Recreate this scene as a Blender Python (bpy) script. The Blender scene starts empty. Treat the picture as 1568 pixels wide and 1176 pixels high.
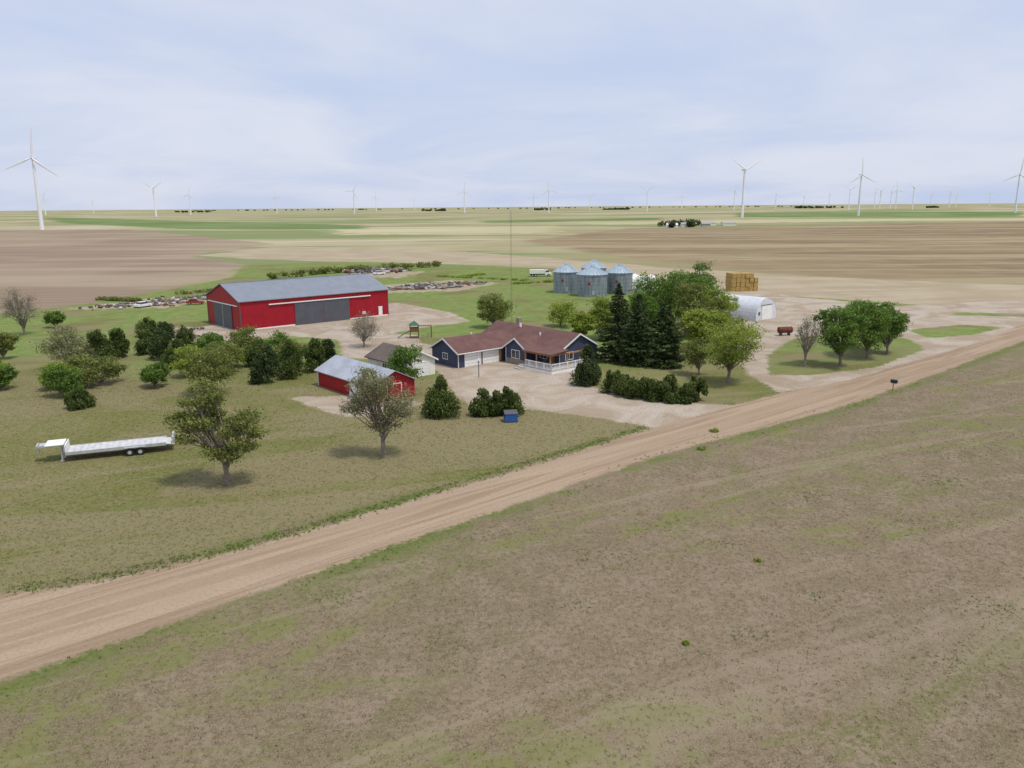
import bpy, math, random
import numpy as np
from mathutils import Vector, Matrix
random.seed(7); rng=np.random.default_rng(7)
sc=bpy.context.scene
COL=sc.collection
def W(x,y): return (0.992*x,1.15*y+1.75)      # survey grid -> site metres
# ------------------------------------------------------------------ materials
class N:
    def __init__(s,name):
        m=bpy.data.materials.new(name); m.use_nodes=True; s.m=m; s.t=m.node_tree; s.dim='3D'
        s.b=s.t.nodes['Principled BSDF']; s.b.inputs['Roughness'].default_value=.85
        s.b.inputs['Specular IOR Level'].default_value=.25
    def n(s,t,**k):
        x=s.t.nodes.new(t)
        for a,v in k.items(): setattr(x,a,v)
        return x
    def l(s,a,b): s.t.links.new(a,b)
    def put(s,sock,v):
        if isinstance(v,(int,float)): sock.default_value=v
        elif isinstance(v,(tuple,list)): sock.default_value=tuple(v)+((1,) if len(v)==3 and sock.type=='RGBA' else ())
        else: s.l(v,sock)
    def coord(s,kind='Object',scale=(1,1,1),rot=0):
        c=s.n('ShaderNodeTexCoord'); mp=s.n('ShaderNodeMapping')
        mp.inputs['Scale'].default_value=scale
        if rot:
            m0=s.n('ShaderNodeMapping'); m0.inputs['Rotation'].default_value=(0,0,-rot)
            s.l(c.outputs[kind],m0.inputs[0]); s.l(m0.outputs[0],mp.inputs[0])
        else: s.l(c.outputs[kind],mp.inputs[0])
        return mp.outputs[0]
    def noise(s,vec,scale,detail=5,rough=.55,dist=0):
        x=s.n('ShaderNodeTexNoise'); x.noise_dimensions=s.dim; s.l(vec,x.inputs['Vector']); x.inputs['Scale'].default_value=scale
        x.inputs['Detail'].default_value=detail; x.inputs['Roughness'].default_value=rough; x.inputs['Distortion'].default_value=dist
        return x.outputs[0]
    def math(s,op,a,b=0,c=0):
        x=s.n('ShaderNodeMath',operation=op); s.put(x.inputs[0],a); s.put(x.inputs[1],b); s.put(x.inputs[2],c); return x.outputs[0]
    def rmp(s,v,a,b,lo=0,hi=1):
        x=s.n('ShaderNodeMapRange',interpolation_type='SMOOTHSTEP'); s.put(x.inputs[0],v)
        x.inputs[1].default_value=a; x.inputs[2].default_value=b; x.inputs[3].default_value=lo; x.inputs[4].default_value=hi; return x.outputs[0]
    def mix(s,f,a,b,bt='MIX'):
        x=s.n('ShaderNodeMix',data_type='RGBA',blend_type=bt); s.put(x.inputs[0],f); s.put(x.inputs[6],a); s.put(x.inputs[7],b); return x.outputs[2]
    def attr(s,name): return s.n('ShaderNodeAttribute',attribute_name=name).outputs['Fac']
    def bump(s,h,st=.3,d=.05):
        x=s.n('ShaderNodeBump'); x.inputs['Strength'].default_value=st; x.inputs['Distance'].default_value=d
        s.l(h,x.inputs['Height']); s.l(x.outputs[0],s.b.inputs['Normal'])
    def col(s,c): s.put(s.b.inputs['Base Color'],c)
def simple(name,c,rough=.7,metal=0,var=.2,scale=1.5,spec=.3):
    k=N(name); v=k.coord(); n=k.noise(v,scale,4)
    k.col(k.mix(k.rmp(n,.3,.7),tuple(x*(1-var) for x in c),tuple(min(1,x*(1+var)) for x in c)))
    k.b.inputs['Roughness'].default_value=rough; k.b.inputs['Metallic'].default_value=metal; k.b.inputs['Specular IOR Level'].default_value=spec
    return k.m
def ribbed(name,c,axis=(1,0,0),per=.3,rough=.5,metal=0,st=.6,var=.1,d=.03,grime=.18):
    k=N(name); tc=k.coord()
    sx=k.n('ShaderNodeSeparateXYZ'); k.l(tc,sx.inputs[0])
    i=[j for j in range(3) if axis[j]]
    val=sx.outputs[i[0]]
    if len(i)>1: val=k.math('ADD',val,sx.outputs[i[1]])
    f=k.math('FRACT',k.math('DIVIDE',val,per)); f2=k.math('PINGPONG',f,.5)
    n=k.noise(k.coord(scale=(.4,.4,.4)),1.3,4); n2=k.noise(k.coord(scale=(1,1,.15)),3,3)
    cc=k.mix(k.rmp(n,.3,.7),tuple(x*(1-var) for x in c),tuple(min(1,x*(1+var)) for x in c))
    cc=k.mix(k.math('MULTIPLY',k.rmp(n2,.5,.8),grime),cc,(.25,.2,.16))
    cc=k.mix(k.math('MULTIPLY',k.rmp(f2,.12,0),.25),cc,tuple(x*.5 for x in c))
    k.col(cc); k.bump(k.rmp(f2,0,.15),st,d)
    k.b.inputs['Roughness'].default_value=rough; k.b.inputs['Metallic'].default_value=metal
    return k.m
RA=math.radians(39.6)
def gravel_color(k):
    v=k.coord(); n=k.noise(v,.13,4,.65,.8); n2=k.noise(v,3.5,4,.78)
    c=k.mix(k.rmp(n,.34,.66),(.35,.275,.2),(.47,.405,.335))
    return k.mix(k.math('MULTIPLY',k.rmp(n2,.38,.68),.55),c,(.28,.225,.165)),n2
def dirt_color(k):
    v=k.coord(); n=k.noise(k.coord(scale=(.045,1,1),rot=RA),.55,4,.6,1.2); n2=k.noise(v,4,3,.78)
    c=k.mix(k.rmp(n,.36,.64),(.295,.212,.142),(.395,.3,.212))
    n1=k.noise(k.coord(scale=(.35,1,1),rot=RA),.22,4,.7)
    c=k.mix(k.math('MULTIPLY',k.rmp(n1,.42,.62),.6),c,(.36,.272,.192))
    return k.mix(k.math('MULTIPLY',k.rmp(n2,.42,.72),.4),c,(.23,.165,.11)),n2
# ------------------------------------------------------------------ site plan (metres)
roadU=[(-95,0),(-75,25),(-50,44.5),(-34.4,49),(-30.9,49.9),(-27.9,51.2),(-21.2,55.3),(-14.2,61.1),(-5.1,69.1),(4.4,77.7),(14.5,87.1)]+[(27.9,98.3)]+[W(37.3,90.3),W(49.4,96.9),W(66.2,109.4),W(82.1,120.7),W(108.3,142.8)]
roadL=[(-70,-4),(-45,21),(-27.9,38.7),(-26.6,40),(-21.6,44.6),(-15.2,50.6),(-7.4,57.8),(3.8,67.8),(14.3,77.4),(25.2,85.5),(43,98.5),(57.7,111.5),(77.3,129.4),(94.3,144.9)]
road=roadU+[(330,352),(338,344)]+roadL[::-1]
drive=[(17.5,86)]+[(15.2,89.4)]+[W(*q) for q in [(12.6,77.9),(7.7,80.7),(1.3,83.4),(-5.5,85.4),(-7.5,89.9),(-11.9,104.6),(-16.3,115.9),(-23.4,131.2),(-11.2,123.1),(-1.5,109.8)]]+[(0,131),(14,126)]+[W(*q) for q in [(8.4,98.9),(13.7,91.3),(18.7,87.2)]]+[(23.5,99.6),(28,98.6),(30,97)]
yardB=[(-70,168),(-57.4,151),(-43.8,157.5),(-33.5,152.8),(-28.8,133.5),(-20.7,131),(-15.4,136),(-18.9,158.6),(-25.5,159),(-17.4,169.3),(-9,176.8),(-14.9,192.8),(-30.6,214),(-40,200),(-60,182)]
pad=[(-30.4,105),(-24.3,97.7),(-19.4,93.8),(-15,96.1),(-11.5,101),(-18,106)]
yardR=[(35.8,116.8),(36.5,105.5),(49.3,112),(66.1,126),(82,139),(107.4,165),(125,185),(150,215),(96.4,198),(78,222),(71.7,247),(60,235),(50,199),(39.2,149.6),(37.5,129.8)]
islR=[(38.7,117.2),(44.2,116.4),(56.3,121.5),(72.6,137.6),(75,148),(70.3,160),(52.7,149),(43.2,132.5)]
islR2=[(80.2,160),(78.8,149.3),(89.4,152.8),(101.5,162.5),(94.7,166)]
islR3=[(101,181.5),(118,176),(124,181),(104,186)]
lawn=[(-400,40),(-75,30),(-34,49),(-5,69),(14.5,87),(40,105),(107,166),(115,190),(72,228),(44,249),(22,325),(-43,368),(-89,380),(-120,362),(-104,297),(-112,222),(-127,197),(-400,180)]
plow=[(-900,1057),(-667,1057),(-473,1002),(-168.6,573),(-177.5,462),(-166.6,424),(-120,366.5),(-110,297.4),(-116.3,216.4),(-127,196.8),(-420,180)]
bare=[(-171,436),(-157,532),(-57.7,495),(15,403),(59,336.5),(107,281.7),(158,247),(300,215),(300,170),(121.6,188.7),(86.4,203.9),(72.2,228.3),(44,249),(20.6,333),(-43.4,371),(-88.8,385),(-134.4,410)]
bare2=[(-40,238),(-16,243),(-4,268),(-20,280),(-42,264)]; bare3=[(-116,203),(-90,206),(-82,222),(-104,228)]; bare4=[(-64,300),(-40,290),(-34,318),(-60,322)]; bare5=[(-73,157),(-58,149),(-55,153),(-66,168),(-72,172)]
brownR=[(128,901),(671,1066),(1100,1066),(420,300),(158,247),(107,281.7),(56,393),(7.6,587)]
green1=[(-1472,2533),(-210,1166),(-167,927),(-383,982),(-838,1524)]
green2=[(703,2536),(1443,2300),(916,1457),(452,1629)]
green3=[(-60,1500),(300,1600),(250,1350),(-40,1280)]
cream1=[(-230,1000),(60,1050),(40,760),(-150,740)]; cream2=[(100,1250),(900,1350),(860,1130),(120,1080)]
def sdf(P,poly):
    poly=np.array(poly,float); n=len(poly); d=np.full(len(P),1e18); ins=np.zeros(len(P),bool)
    for i in range(n):
        a=poly[i]; b=poly[(i+1)%n]; e=b-a; w=P-a
        h=np.clip((w@e)/(e@e),0,1); q=w-h[:,None]*e; d=np.minimum(d,(q**2).sum(1))
        if a[1]!=b[1]:
            c=((a[1]>P[:,1])!=(b[1]>P[:,1])) & (P[:,0]<(b[0]-a[0])*(P[:,1]-a[1])/(b[1]-a[1])+a[0]); ins^=c
    d=np.sqrt(d); return np.where(ins,d,-d)
# ------------------------------------------------------------------ ground sheet
def hgt(P):
    x,y=P[:,0],P[:,1]; r=np.hypot(x,y)
    far=np.clip((r-420)/1500,0,1)
    return far*(2.5*np.sin(x/410+1)*np.sin(y/530)+1.5*np.sin(x/170+y/260))
rad=[0.0]; r=12.0
while r<42000: rad.append(r); r*=1.0125
ang=list(np.arange(-48,48.01,.27))+list(np.arange(51,309,3.5)); ang=np.radians(np.array(ang)); rad=np.array(rad[1:]); 
A,Rr=np.meshgrid(ang,rad); P=np.stack([np.sin(A)*Rr,np.cos(A)*Rr],-1).reshape(-1,2)
nr,na=len(rad),len(ang)
P=np.vstack([P,[[0,0]]])
V=np.column_stack([P,hgt(P)])
i=np.arange(nr-1)[:,None]*na; j=np.arange(na)[None,:]; j2=(j+1)%na
F=np.stack([i+j,i+j2,i+na+j2,i+na+j],-1).reshape(-1,4)[:,::-1]
cen=len(P)-1
T=np.array([[cen,(q+1)%na,q] for q in range(na)])[:,::-1]
def fastmesh(name,V,F4=None,T3=None,mats=(),mi=None,attrs=None):
    me=bpy.data.meshes.new(name)
    nl=0; L=[]; S=[]
    if F4 is not None and len(F4): L.append(np.asarray(F4).reshape(-1)); S.append(np.arange(len(F4))*4); nl=len(F4)*4
    if T3 is not None and len(T3): L.append(np.asarray(T3).reshape(-1)); S.append(nl+np.arange(len(T3))*3)
    L=np.concatenate(L).astype(np.int32); S=np.concatenate(S).astype(np.int32)
    me.vertices.add(len(V)); me.vertices.foreach_set('co',np.asarray(V,dtype=np.float32).reshape(-1))
    me.loops.add(len(L)); me.loops.foreach_set('vertex_index',L)
    me.polygons.add(len(S)); me.polygons.foreach_set('loop_start',S)
    for m in mats: me.materials.append(m)
    if mi is not None: me.polygons.foreach_set('material_index',np.asarray(mi,dtype=np.int32))
    me.update(calc_edges=True)
    if attrs:
        for k,(dom,arr) in attrs.items():
            a=me.attributes.new(k,'FLOAT',dom); a.data.foreach_set('value',np.asarray(arr,dtype=np.float32))
    me.validate()
    return me
def obj(name,me,parent=None,loc=(0,0,0),rz=0):
    o=bpy.data.objects.new(name,me); COL.objects.link(o); o.location=loc; o.rotation_euler=(0,0,rz)
    if parent: o.parent=parent
    return o
g=N('ground_soil_grass'); g.dim='2D'; v=g.coord()
at={}
grav=np.maximum.reduce([sdf(P,drive),sdf(P,yardB),sdf(P,pad),sdf(P,yardR)])
isl=np.maximum.reduce([sdf(P,islR),sdf(P,islR2),sdf(P,islR3)])
grav=np.minimum(grav,-isl)
mxs=lambda *a: np.maximum.reduce([sdf(P,q) for q in a])
for nm,arr in dict(s_road=sdf(P,road),s_grav=grav,s_lawn=sdf(P,lawn),s_plow=sdf(P,plow),s_bare=sdf(P,bare),s_patch=mxs(bare2,bare3,bare4,bare5),s_brown=sdf(P,brownR),s_green=mxs(green1,green2,green3),s_cream=mxs(cream1,cream2)).items():
    at[nm]=('POINT',arr)
nA=g.noise(v,.006,4,.6); nB=g.noise(g.coord(scale=(.0012,.006,1)),1,5,.62); nC=g.noise(v,.05,4,.6); nD=g.noise(v,.35,5,.65); nE=g.noise(v,2.2,5,.72); nF=g.noise(v,9,2,.75)
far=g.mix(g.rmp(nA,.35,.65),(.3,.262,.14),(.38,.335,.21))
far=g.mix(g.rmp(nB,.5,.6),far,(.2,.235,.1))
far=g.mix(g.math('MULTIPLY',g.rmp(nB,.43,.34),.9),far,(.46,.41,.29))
fld=g.mix(g.rmp(nC,.35,.65),(.215,.165,.105),(.185,.152,.088))
fld=g.mix(g.rmp(nD,.38,.68),fld,(.255,.2,.138))
fld=g.mix(g.math('MULTIPLY',g.rmp(nE,.42,.62),.6),fld,(.13,.105,.06))
fld=g.mix(g.math('MULTIPLY',g.rmp(nF,.5,.7),.6),fld,(.34,.275,.2))
nG=g.noise(g.coord(scale=(.016,.06,1),rot=math.radians(20)),1.2,4,.7,.8)
nH=g.noise(g.coord(scale=(.3,1,1),rot=RA),.12,5,.7,.5)
gp=g.math('MULTIPLY',g.rmp(nG,.46,.6),g.rmp(nD,.4,.58))
fld=g.mix(g.math('MULTIPLY',gp,.75),fld,(.17,.18,.055))
fld=g.mix(g.math('MULTIPLY',g.math('MULTIPLY',g.rmp(nH,.52,.66),g.rmp(nE,.35,.6)),.6),fld,(.15,.165,.05))
trk=g.rmp(g.noise(g.coord(scale=(.02,.22,1),rot=math.radians(28)),1,3,.65,.9),.55,.68)
fld=g.mix(g.math('MULTIPLY',g.math('MULTIPLY',trk,g.rmp(nE,.3,.6)),.4),fld,(.34,.275,.2))
c=fld
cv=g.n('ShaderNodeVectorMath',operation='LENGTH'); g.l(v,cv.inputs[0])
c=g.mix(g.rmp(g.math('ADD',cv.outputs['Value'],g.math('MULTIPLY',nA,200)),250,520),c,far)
def lay(c,at_,col,amp,soft,n=None):
    s=g.math('ADD',g.attr(at_),g.math('MULTIPLY',g.math('SUBTRACT',n or nD,.5),amp))
    return g.mix(g.rmp(s,-soft,soft),c,col)
stk=g.noise(g.coord(scale=(.004,.03,1)),1,4,.6)
br=g.mix(g.rmp(nA,.4,.6),(.25,.19,.11),(.215,.158,.095)); br=g.mix(g.math('MULTIPLY',g.rmp(nC,.4,.7),.6),br,(.3,.24,.148))
br=g.mix(g.math('MULTIPLY',g.rmp(stk,.5,.62),.8),br,(.34,.285,.17)); br=g.mix(g.math('MULTIPLY',g.rmp(stk,.42,.32),.75),br,(.18,.14,.085))
c=lay(c,'s_cream',g.mix(g.rmp(stk,.4,.6),(.47,.42,.27),(.38,.35,.19)),80,14,nC)
c=lay(c,'s_brown',br,30,8,nC)
rows=g.noise(g.coord(scale=(.012,.5,1),rot=math.radians(8)),1,3,.6)
pl=g.mix(g.rmp(nA,.4,.6),(.235,.175,.125),(.29,.225,.16)); pl=g.mix(g.math('MULTIPLY',g.rmp(rows,.4,.6),.5),pl,(.33,.26,.185))
pl=g.mix(g.math('MULTIPLY',g.rmp(stk,.5,.6),.6),pl,(.37,.3,.21))
c=lay(c,'s_plow',pl,14,3,nC)
ba=g.mix(g.rmp(nC,.35,.65),(.36,.295,.195),(.42,.355,.25)); ba=g.mix(g.math('MULTIPLY',g.rmp(rows,.45,.6),.45),ba,(.3,.24,.165))
c=lay(c,'s_bare',ba,8,1.5,nC)
c=lay(c,'s_green',g.mix(g.rmp(nA,.4,.6),(.13,.19,.06),(.18,.23,.09)),60,10,nC)
lw=g.mix(g.rmp(nC,.38,.62),(.145,.148,.044),(.2,.178,.078))
lw=g.mix(g.math('MULTIPLY',g.rmp(nD,.4,.65),.6),lw,(.14,.158,.04))
lw=g.mix(g.math('MULTIPLY',g.rmp(nG,.46,.58),.75),lw,(.235,.195,.11))
lw=g.mix(g.math('MULTIPLY',g.rmp(nE,.5,.68),.65),lw,(.25,.215,.12))
lw=g.mix(g.math('MULTIPLY',g.rmp(nE,.45,.3),.45),lw,(.09,.105,.028))
sxy=g.n('ShaderNodeSeparateXYZ'); g.l(v,sxy.inputs[0])
lw=g.mix(g.math('MULTIPLY',g.rmp(sxy.outputs[1],100,150),g.rmp(nC,.35,.55)),lw,g.mix(g.rmp(nD,.35,.65),(.135,.205,.045),(.2,.24,.075)))
lw=g.mix(g.math('MULTIPLY',g.rmp(nF,.5,.72),.35),lw,(.26,.23,.13))
c=lay(c,'s_lawn',lw,5,1.2)
c=lay(c,'s_patch',g.mix(g.rmp(nD,.35,.65),(.3,.24,.16),(.38,.32,.23)),9,1.2,nD)
ver=g.math('MULTIPLY',g.rmp(g.attr('s_road'),-2.8,-.5),g.rmp(g.math('ADD',g.math('MULTIPLY',nC,.6),g.math('MULTIPLY',nD,.4)),.44,.54))
ver=g.math('MULTIPLY',ver,g.rmp(g.attr('s_grav'),.3,-.6))
c=g.mix(g.math('MULTIPLY',ver,.85),c,g.mix(g.rmp(nE,.35,.65),(.085,.125,.028),(.16,.175,.055)))
gc,_=gravel_color(g); dc,_=dirt_color(g)
edge=g.math('ADD',g.math('MULTIPLY',nE,.5),g.math('MULTIPLY',nD,.5))
c=lay(c,'s_grav',gc,4.0,.4,edge)
c=lay(c,'s_road',dc,3.2,.35,edge)
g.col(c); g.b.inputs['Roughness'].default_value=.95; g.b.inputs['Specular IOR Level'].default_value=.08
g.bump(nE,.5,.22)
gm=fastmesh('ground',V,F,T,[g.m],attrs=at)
gm.polygons.foreach_set('use_smooth',[True]*len(gm.polygons))
obj('ground',gm)
def sheet(name,poly,z,mat,shrink=.5):
    pts=[Vector((a[0],a[1])) for a in poly]; n=len(pts)
    ar=sum(pts[i].x*pts[(i+1)%n].y-pts[(i+1)%n].x*pts[i].y for i in range(n)); sg=1 if ar>0 else -1
    out=[]
    for i in range(n):
        e=(pts[(i+1)%n]-pts[i-1]).normalized(); nn=Vector((-e.y,e.x))*sg
        out.append(pts[i]+nn*shrink)
    import mathutils.geometry as mg
    fc=mg.tessellate_polygon([[Vector((q.x,q.y,0)) for q in out]])
    me=bpy.data.meshes.new(name); me.from_pydata([(q.x,q.y,z) for q in out],[],[tuple(f) for f in fc]); me.materials.append(mat); me.update()
    for p_ in me.polygons:
        if p_.normal.z<0: p_.flip()
    obj(name,me)
def surf(name,fn):
    k=N(name); k.dim='2D'; a,b_=fn(k); k.col(a); k.bump(b_,.3,.05); k.b.inputs['Roughness'].default_value=.95; k.b.inputs['Specular IOR Level'].default_value=.08; return k.m
dirtM=surf('road_dirt',dirt_color); gravM=surf('crushed_gravel',gravel_color)
sheet('dirt_road',road,.012,dirtM,1.3)
sheet('gravel_driveway',[q for i_,q in enumerate(drive) if i_ not in (0,len(drive)-1)],.006,gravM,1.5)
# ------------------------------------------------------------------ vegetation
def leafmat(name,a,b,c3):
    k=N(name); t=k.attr('tint')
    col=k.mix(k.rmp(t,0,.5),a,b); col=k.mix(k.rmp(t,.5,1),col,c3)
    k.col(col); k.b.inputs['Roughness'].default_value=.65
    tr=k.n('ShaderNodeBsdfTranslucent'); k.l(col,tr.inputs[0]); mx=k.n('ShaderNodeMixShader'); mx.inputs[0].default_value=.35
    o=[x for x in k.t.nodes if x.type=='OUTPUT_MATERIAL'][0]
    k.l(k.b.outputs[0],mx.inputs[1]); k.l(tr.outputs[0],mx.inputs[2]); k.l(mx.outputs[0],o.inputs[0]); return k.m
LM=dict(
 olive=leafmat('leaves_olive',(.075,.1,.02),(.185,.22,.05),(.33,.345,.11)),
 green=leafmat('leaves_green',(.045,.09,.015),(.12,.21,.032),(.23,.34,.07)),
 bright=leafmat('leaves_bright',(.11,.16,.02),(.27,.34,.05),(.43,.48,.1)),
 grey=leafmat('leaves_grey',(.12,.125,.055),(.24,.245,.11),(.36,.35,.2)),
 twig=leafmat('leaves_twig',(.16,.145,.095),(.29,.265,.185),(.38,.35,.26)),
 dark=leafmat('needles_dark',(.022,.038,.014),(.062,.095,.03),(.14,.175,.06)),
 juni=leafmat('needles_juniper',(.035,.055,.013),(.095,.135,.03),(.19,.23,.06)))
bark=simple('bark',(.22,.185,.15),.9,0,.35,4)
barkd=simple('bark_dark',(.09,.07,.05),.9,0,.3,4)
def tube(path,rads,sides,VV,FF):
    base=sum(len(x) for x in VV); path=np.array(path,float); ring=[]
    for q in range(len(path)):
        d=path[min(q+1,len(path)-1)]-path[max(q-1,0)]; d/=np.linalg.norm(d)+1e-9
        a=np.cross(d,[.31,.95,.1]); a/=np.linalg.norm(a)+1e-9; b=np.cross(d,a)
        th=np.arange(sides)*2*math.pi/sides
        ring.append(path[q]+rads[q]*(np.cos(th)[:,None]*a+np.sin(th)[:,None]*b))
    VV.append(np.vstack(ring)); n=sides
    FF.append(np.array([[base+q*n+s_,base+q*n+(s_+1)%n,base+(q+1)*n+(s_+1)%n,base+(q+1)*n+s_] for q in range(len(path)-1) for s_ in range(n)]))
def quads(C,size,VV,FF,long=1.0,dirs=None):
    n=len(C); base=sum(len(x) for x in VV)
    a=rng.normal(size=(n,3)) if dirs is None else dirs+rng.normal(size=(n,3))*.35
    a/=np.linalg.norm(a,axis=1)[:,None]; b=np.cross(a,rng.normal(size=(n,3))); b/=np.linalg.norm(b,axis=1)[:,None]+1e-9
    s=size*(.6+.8*rng.random(n))[:,None]
    a=a*s*long; b=b*s*.55
    q=np.stack([C-a,C-b*.9+a*.1,C+a,C+b],1).reshape(-1,3)
    VV.append(q); FF.append(base+np.arange(4*n).reshape(-1,4))
def finish(name,VV,FF,nb,tint,mats,loc,parent=None):
    V=np.vstack(VV); F=np.vstack(FF); mi=np.ones(len(F),int); mi[:nb]=0
    t=np.zeros(len(F)); t[nb:]=np.clip(tint,0,1)
    me=fastmesh(name,V,F,None,mats,mi,{'tint':('FACE',t)})
    return obj(name,me,parent,loc,0)
def decid(name,x,y,h,r,mat,nleaf=6000,size=.17,cb=.3,clumps=26,fill=.33,bmat=None,twigs=0,lobes=None):
    VV=[];FF=[]; R=random
    lean=np.array([R.uniform(-.08,.08),R.uniform(-.08,.08)])*h
    z0=h*cb; fork=np.array([lean[0]*.4,lean[1]*.4,z0*.85]); tr=max(.1,h*.022)
    tube([(0,0,-.2),(lean[0]*.15,lean[1]*.1,z0*.4),fork],[tr*1.5,tr*1.05,tr*.9],8,VV,FF)
    cc=np.array([lean[0],lean[1],(z0+h)/2]); rz=(h-z0)/2
    if lobes is None:
        lobes=[(cc,np.array([r*.8,r*.8,rz]))]
        for _ in range(4):
            a=R.uniform(0,6.28); q=R.uniform(.35,.62); s_=R.uniform(.38,.6)
            lobes.append((cc+np.array([math.cos(a)*r*q,math.sin(a)*r*q,rz*R.uniform(-.5,.35)]),np.array([r*s_,r*s_,rz*R.uniform(.35,.6)])))
    vol=np.array([l[1].prod() for l in lobes]); vol=vol**.7; vol/=vol.sum()
    cl=[]; tries=0
    while len(cl)<clumps and tries<900:
        tries+=1; L0=lobes[rng.choice(len(lobes),p=vol)]
        d=rng.normal(size=3); d/=np.linalg.norm(d); k_=rng.random()**.4*.85
        p=L0[0]+d*L0[1]*k_
        cr=r*fill*R.uniform(.5,1.3)
        if p[2]>.8 and all(np.linalg.norm(p-q[0])>.3*r*(26/clumps)**.33 for q in cl): cl.append((p,cr))
    for p,cr in cl:
        m1=fork+(p-fork)*.45+np.array([0,0,.12*h*R.uniform(-.2,.6)])+rng.normal(size=3)*.05*r
        st=fork if R.random()<.6 else np.array([0,0,z0*R.uniform(.55,.85)])
        tube([st,m1,p],[tr*.5,tr*.26,tr*.06],5,VV,FF)
        for _ in range(2+twigs):
            e=p+rng.normal(size=3)*cr*.75; tube([m1+(p-m1)*R.uniform(.3,.9),(p+e)/2+rng.normal(size=3)*.1,e],[tr*.13,tr*.08,.01],3,VV,FF)
    nb=sum(len(f) for f in FF)
    wts=np.array([c_[1]**2 for c_ in cl]); wts/=wts.sum(); ti=[]
    Cs=[]
    for (p,cr),w in zip(cl,wts):
        n=max(8,int(nleaf*w)); d=rng.normal(size=(n,3)); d/=np.linalg.norm(d,axis=1)[:,None]
        rr=cr*(rng.random(n)**.5)*(1+.35*np.sin(d[:,0]*5+p[0])*np.cos(d[:,2]*4+p[1]))*(1+.35*(rng.random(n)<.12))
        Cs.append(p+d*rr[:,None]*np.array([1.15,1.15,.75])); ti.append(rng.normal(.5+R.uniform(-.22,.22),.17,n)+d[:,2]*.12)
    C=np.vstack(Cs); ti=np.concatenate(ti); ok=C[:,2]>.15; C=C[ok]; ti=ti[ok]
    quads(C,size,VV,FF)
    return finish(name,VV,FF,nb,ti,[bmat or bark,LM[mat]],(x,y,0))
def spruce(name,x,y,h,r,nl=8000,mat='dark'):
    VV=[];FF=[]; tube([(0,0,-.2),(0,0,h*.5),(0,0,h)],[h*.02,h*.012,.02],7,VV,FF)
    C=[];D=[];ti=[]; nb_=int(h*11); ph=random.uniform(0,6)
    for b in range(nb_):
        f=(b/nb_); z=h*(.04+.95*f); a=b*2.399+random.uniform(-.5,.5)
        L=r*(1-f**1.35)*random.uniform(.55,1.2)*(1+.18*math.sin(a*2+ph)+.12*math.sin(f*17+ph))+.15
        d=np.array([math.cos(a),math.sin(a),0]); droop=-.25*L
        tube([(0,0,z),tuple(d*L*.6+[0,0,z+droop*.5]),tuple(d*L+[0,0,z+droop*.7])],[.05,.03,.01],3,VV,FF)
        n=max(12,int(nl/nb_*1.6*(L/r)+8)); s=rng.random(n)**.6
        c=d[None]*(L*s)[:,None]; c[:,2]=z+droop*s*.9+.14*L*s**3
        side=np.array([-d[1],d[0],0]); wd=.3*L*(1-.6*s)+.08
        c+=side[None]*(rng.normal(size=n)*wd*.7)[:,None]; c[:,2]-=rng.random(n)*.3
        C.append(c); D.append(np.tile(d+[0,0,-.35],(n,1))); ti.append(rng.normal(.42+.25*random.uniform(-1,1),.15,n)+.35*(s-.5))
    nb=sum(len(f_) for f_ in FF); quads(np.vstack(C),.19,VV,FF,1.2,np.vstack(D))
    return finish(name,VV,FF,nb,np.concatenate(ti),[barkd,LM[mat]],(x,y,0))
def shrub(name,x,y,h,r,mat='juni',nl=4000,shape=.5,size=.14,lumps=12):
    VV=[];FF=[]
    for _ in range(4):
        a=random.uniform(0,6.28); tube([(0,0,-.1),(math.cos(a)*r*.25,math.sin(a)*r*.25,h*.4),(math.cos(a)*r*.3,math.sin(a)*r*.3,h*.75)],[.08,.05,.02],4,VV,FF)
    nb=sum(len(f) for f in FF)
    C=[];ti=[]
    for l in range(lumps*2):
        f=random.random()**1.3; a=l*2.4+random.uniform(-.5,.5); prof=(1-f)**shape if shape>0 else 1
        rr=r*.66*prof*random.uniform(.55,1.15); lr=r*random.uniform(.24,.46)*(1-.45*f)
        c=np.array([math.cos(a)*rr,math.sin(a)*rr,h*(.12+.74*f)]); n=int(nl/(lumps*2))
        d=rng.normal(size=(n,3)); d/=np.linalg.norm(d,axis=1)[:,None]; 
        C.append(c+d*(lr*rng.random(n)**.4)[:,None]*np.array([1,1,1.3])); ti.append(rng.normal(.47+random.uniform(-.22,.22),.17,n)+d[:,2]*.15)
    C=np.vstack(C); ti=np.concatenate(ti); C[:,2]=np.abs(C[:,2])
    quads(C,size,VV,FF,1.2,rng.normal(size=(len(C),3))*.6+np.array([0,0,.8]))
    return finish(name,VV,FF,nb,ti,[barkd,LM[mat]],(x,y,0))
a3=lambda *q: np.array(q,float)
decid('elm_tree',*W(-26.6,59.5),10,4.1,'olive',12000,.12,cb=.25,clumps=52,fill=.2,twigs=3,lobes=[(a3(-2.3,0,6.6),a3(2.6,2.4,2.2)),(a3(-1.7,.5,8.2),a3(1.9,1.8,1.5)),(a3(1.6,0,4.9),a3(2.1,2.2,2.4)),(a3(-3.2,0,4.6),a3(1.4,1.6,1.1)),(a3(-.2,-.5,3.6),a3(2.2,1.8,1.0))])
decid('elm_tree',*W(-13.3,66.4),9.8,4.0,'grey',6500,.11,cb=.3,clumps=46,fill=.23,twigs=6,lobes=[(a3(-1.2,0,7.3),a3(2.6,2.5,2.1)),(a3(1.3,.3,5.6),a3(2.3,2.2,1.9)),(a3(-2.6,0,5.2),a3(1.6,1.6,1.4)),(a3(.3,0,3.4),a3(1.6,1.4,.9))])
decid('young_tree',*W(-15.3,92.1),6.6,2.6,'green',5000,.15,cb=.2)
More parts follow.
